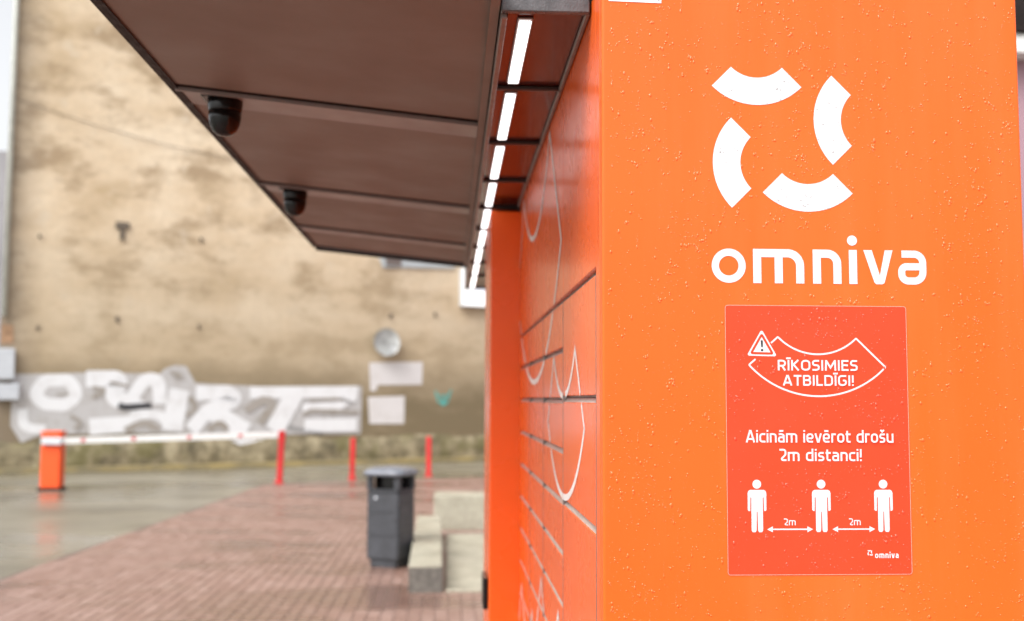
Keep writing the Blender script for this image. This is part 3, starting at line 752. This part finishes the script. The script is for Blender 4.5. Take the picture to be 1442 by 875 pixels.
# ring-sector outline
fl = PFlat(); zsc = 1/4.07
z2 = lambda x, y: U(17.5+x*zsc, 25+y*zsc)
def arc3(p0, pm_, p1, n=36):
    """circle through three points"""
    ax, ay = p0; bx, by = pm_; cx, cy = p1
    d = 2*(ax*(by-cy)+bx*(cy-ay)+cx*(ay-by))
    ux = ((ax*ax+ay*ay)*(by-cy)+(bx*bx+by*by)*(cy-ay)+(cx*cx+cy*cy)*(ay-by))/d; uy = ((ax*ax+ay*ay)*(cx-bx)+(bx*bx+by*by)*(ax-cx)+(cx*cx+cy*cy)*(bx-ax))/d
    r = math.hypot(ax-ux, ay-uy); a0 = math.atan2(ay-uy, ax-ux); a1 = math.atan2(cy-uy, cx-ux); am = math.atan2(by-uy, bx-ux)
    while a1-a0 > math.pi: a1 -= 2*math.pi
    while a1-a0 < -math.pi: a1 += 2*math.pi
    return [(ux+r*math.cos(a0+(a1-a0)*k/n), uy+r*math.sin(a0+(a1-a0)*k/n)) for k in range(n+1)]
line = [z2(190, 118)]+arc3(z2(230, 82), z2(455, 182), z2(680, 88))+arc3(z2(847, 255), z2(470, 425), z2(62, 245))+[z2(100, 212)]
fl.stroke(fillet(line, .0012), 2.4*k_); fl.build('ring_outline', 'vinyl')
tri = [z2(137, 38), z2(50, 192), z2(224, 196)]
def scaled(s_):
    c = (sum(p[0] for p in tri)/3, sum(p[1] for p in tri)/3); return [(c[0]+(p[0]-c[0])*s_, c[1]+(p[1]-c[1])*s_) for p in tri]
fl = PFlat(); fl.d = .0001; fl.poly(fillet(tri, .0025, True)); fl.build('warning_triangle', 'vinyl')
fl = PFlat(); fl.d = .0002; fl.stroke(fillet(scaled(.70), .0012, True), 3.2*k_, True); fl.build('triangle_border', 'poster')
fl = PFlat(); fl.d = .0003; a = z2(137, 103); b_ = z2(138, 142); fl.poly([(a[0]-.0016, a[1]), (b_[0]-.0012, b_[1]), (b_[0]+.0012, b_[1]), (a[0]+.0016, a[1])][::-1]); c = z2(138, 160); fl.poly([(c[0]-.0017, c[1]-.0015), (c[0]+.0017, c[1]-.0015), (c[0]+.0017, c[1]+.0018), (c[0]-.0017, c[1]+.0018)]); fl.build('exclamation_mark', 'black_print')
# three figures and arrows
for fx in (41.5, 131.3, 218.5):
    fl = PFlat(); fl.disc(*U(fx, 253.5), 6.1*k_)
    fl.poly([U(fx+x_, y_) for x_, y_ in ((-13, 266), (-12, 263), (-9.5, 261.5), (9.5, 261.5), (12, 263), (13, 266), (13, 289.5), (11.5, 291), (9.6, 291), (9.2, 272), (8, 272), (8, 318), (6.5, 320.5), (2.5, 320.5), (1, 318), (.5, 292), (-.5, 292), (-1, 318), (-2.5, 320.5), (-6.5, 320.5), (-8, 318), (-8, 272), (-9.2, 272), (-9.6, 291), (-11.5, 291), (-13, 289.5))])
    fl.build('figure_pictogram', 'vinyl')
for x0, x1 in ((55, 119), (146, 206)):
    fl = PFlat(); yb = 316.5; fl.stroke([U(x0+6, yb), U(x1-6, yb)], 1.9*k_)
    fl.poly([U(x0, yb), U(x0+8, yb+4.2), U(x0+8, yb-4.2)]); fl.poly([U(x1, yb), U(x1-8, yb-4.2), U(x1-8, yb+4.2)]); fl.build('distance_arrow', 'vinyl')
# CE label
ce = empty('type_label', (.291, Y0-.0009, 2.263)); tag(ce, 'small white type label at the top of the orange side panel', 'label')
lb = box('sheet', -.0425, .0425, 0, .0006, -.029, .029, 'white', ce); lb.rotation_euler = (0, R(1.2), 0)
fl = Flat()
for cx in (.028, .037): fl.ring(cx+.003, -.0195, .0042, .0056, 95, 265, 16)
fl.stroke([(.0355, -.0195), (.0395, -.0195)], .0014)
fl.build('conformity_mark', lambda a, b_, d: (a, -.0003-d, b_), 'black_print', lb)

# ================================================================ rain drops beaded on the panel
V, F = [], []
rnd = random.Random(11)
def drop(x, y, z, r, el, ax):
    n, b = 7, len(V)
    for rr, hh in ((1, 0), (.86, .30), (.5, .50)):
        for k in range(n):
            q = 2*math.pi*k/n; s = math.sin(q)
            px = rr*r*math.cos(q)*(1-.18*max(0, s)*(el-1)*2); pz = rr*r*s*el
            V.append((x+px, y-hh*r*ax, z+pz-hh*r*.25*el))
    V.append((x, y-.56*r*ax, z-.56*r*.25))
    for i in (0, 1):
        for k in range(n): F.append((b+i*n+k, b+i*n+(k+1) % n, b+(i+1)*n+(k+1) % n, b+(i+1)*n+k))
    for k in range(n): F.append((b+2*n+k, b+2*n+(k+1) % n, b+3*n))
ARCS = ((.4862, 2.173, 225), (.5665, 2.0015, 225), (.5168, 1.976, 135), (.681, 2.0475, 135))
def under(x, z):
    if .428 < x < .724 and 1.327 < z < 1.751:
        if not (.434 < x < .718 and 1.333 < z < 1.745): return None
        px, py = (x-.4305)*257/.291, (1.7485-z)*380/.419       # sheet units as used for the print
        if any(a < px < b and c < py < d for a, b, c, d in ((28, 66, 32, 78), (70, 190, 74, 118), (24, 238, 174, 224), (26, 57, 244, 324), (116, 147, 244, 324), (203, 234, 244, 324), (54, 207, 298, 322), (190, 242, 342, 362))): return None
        if 30 < px < 230 and abs(math.hypot(px-131, py+12)-142) < 5 or 60 < px < 205 and abs(math.hypot(px-131, py+12)-81) < 5: return None
        return 'red'
    for cx, cz, a0 in ARCS:
        r = math.hypot(x-cx, z-cz)
        if .0575 < r < .104:
            a = math.degrees(math.atan2(z-cz, x-cx)) % 360
            if a0-2 < a < a0+92: return 'white' if .0595 < r < .102 and a0+1 < a < a0+89 else None
    if .405 < x < .765 and 1.775 < z < 1.865: return None
    return 'orange'
sets = {'orange': ([], []), 'red': ([], []), 'white': ([], [])}
for i in range(15000):
    x, z = rnd.uniform(.245, .912), rnd.uniform(1.0, 2.39)
    dens = .5+.5*math.sin(x*23+math.sin(z*9)*2)*math.sin(z*17+x*5)
    if rnd.random() > .25+.75*dens: continue
    key = under(x, z)
    if key is None: continue
    V, F = sets[key]
    off = Y0-{'red': .0009, 'white': .0006, 'orange': 0}[key]+.0001; q_ = rnd.random()
    if q_ < .86: drop(x, off, z, .0005+.0009*rnd.random()**2, rnd.uniform(.9, 1.3), .85)
    elif q_ < .985:
        r = rnd.uniform(.0012, .0022); drop(x, off, z, r, rnd.uniform(1.0, 1.7), .8)
        for k in range(rnd.randint(0, 3)):                       # merged neighbours
            x2, z2_ = x+rnd.gauss(0, r*1.5), z+rnd.gauss(0, r*1.8)
            if under(x2, z2_) == key: drop(x2, off, z2_, r*rnd.uniform(.4, .9), rnd.uniform(1, 1.5), .75)
    else:                                                        # a run that ends in a heavy bead
        r = rnd.uniform(.0011, .0018); n_ = rnd.randint(2, 5)
        if under(x, z+.0045*n_) == key and key != 'red':
            for k in range(n_+1): drop(x+rnd.gauss(0, .0004), off, z+k*.0042, r*(1 if k == 0 else rnd.uniform(.35, .6)), 1.9 if k == 0 else rnd.uniform(1.6, 3), .7)
for key, lab in (('orange', 'clear raindrops beaded over the bare orange side panel'), ('red', 'clear raindrops beaded over the red notice'), ('white', 'clear raindrops beaded over the white logo arcs')):
    o = pyd('raindrops', *sets[key], 'wet_'+key, None, True)
    tag(o, lab, 'raindrops', None, 'stuff')
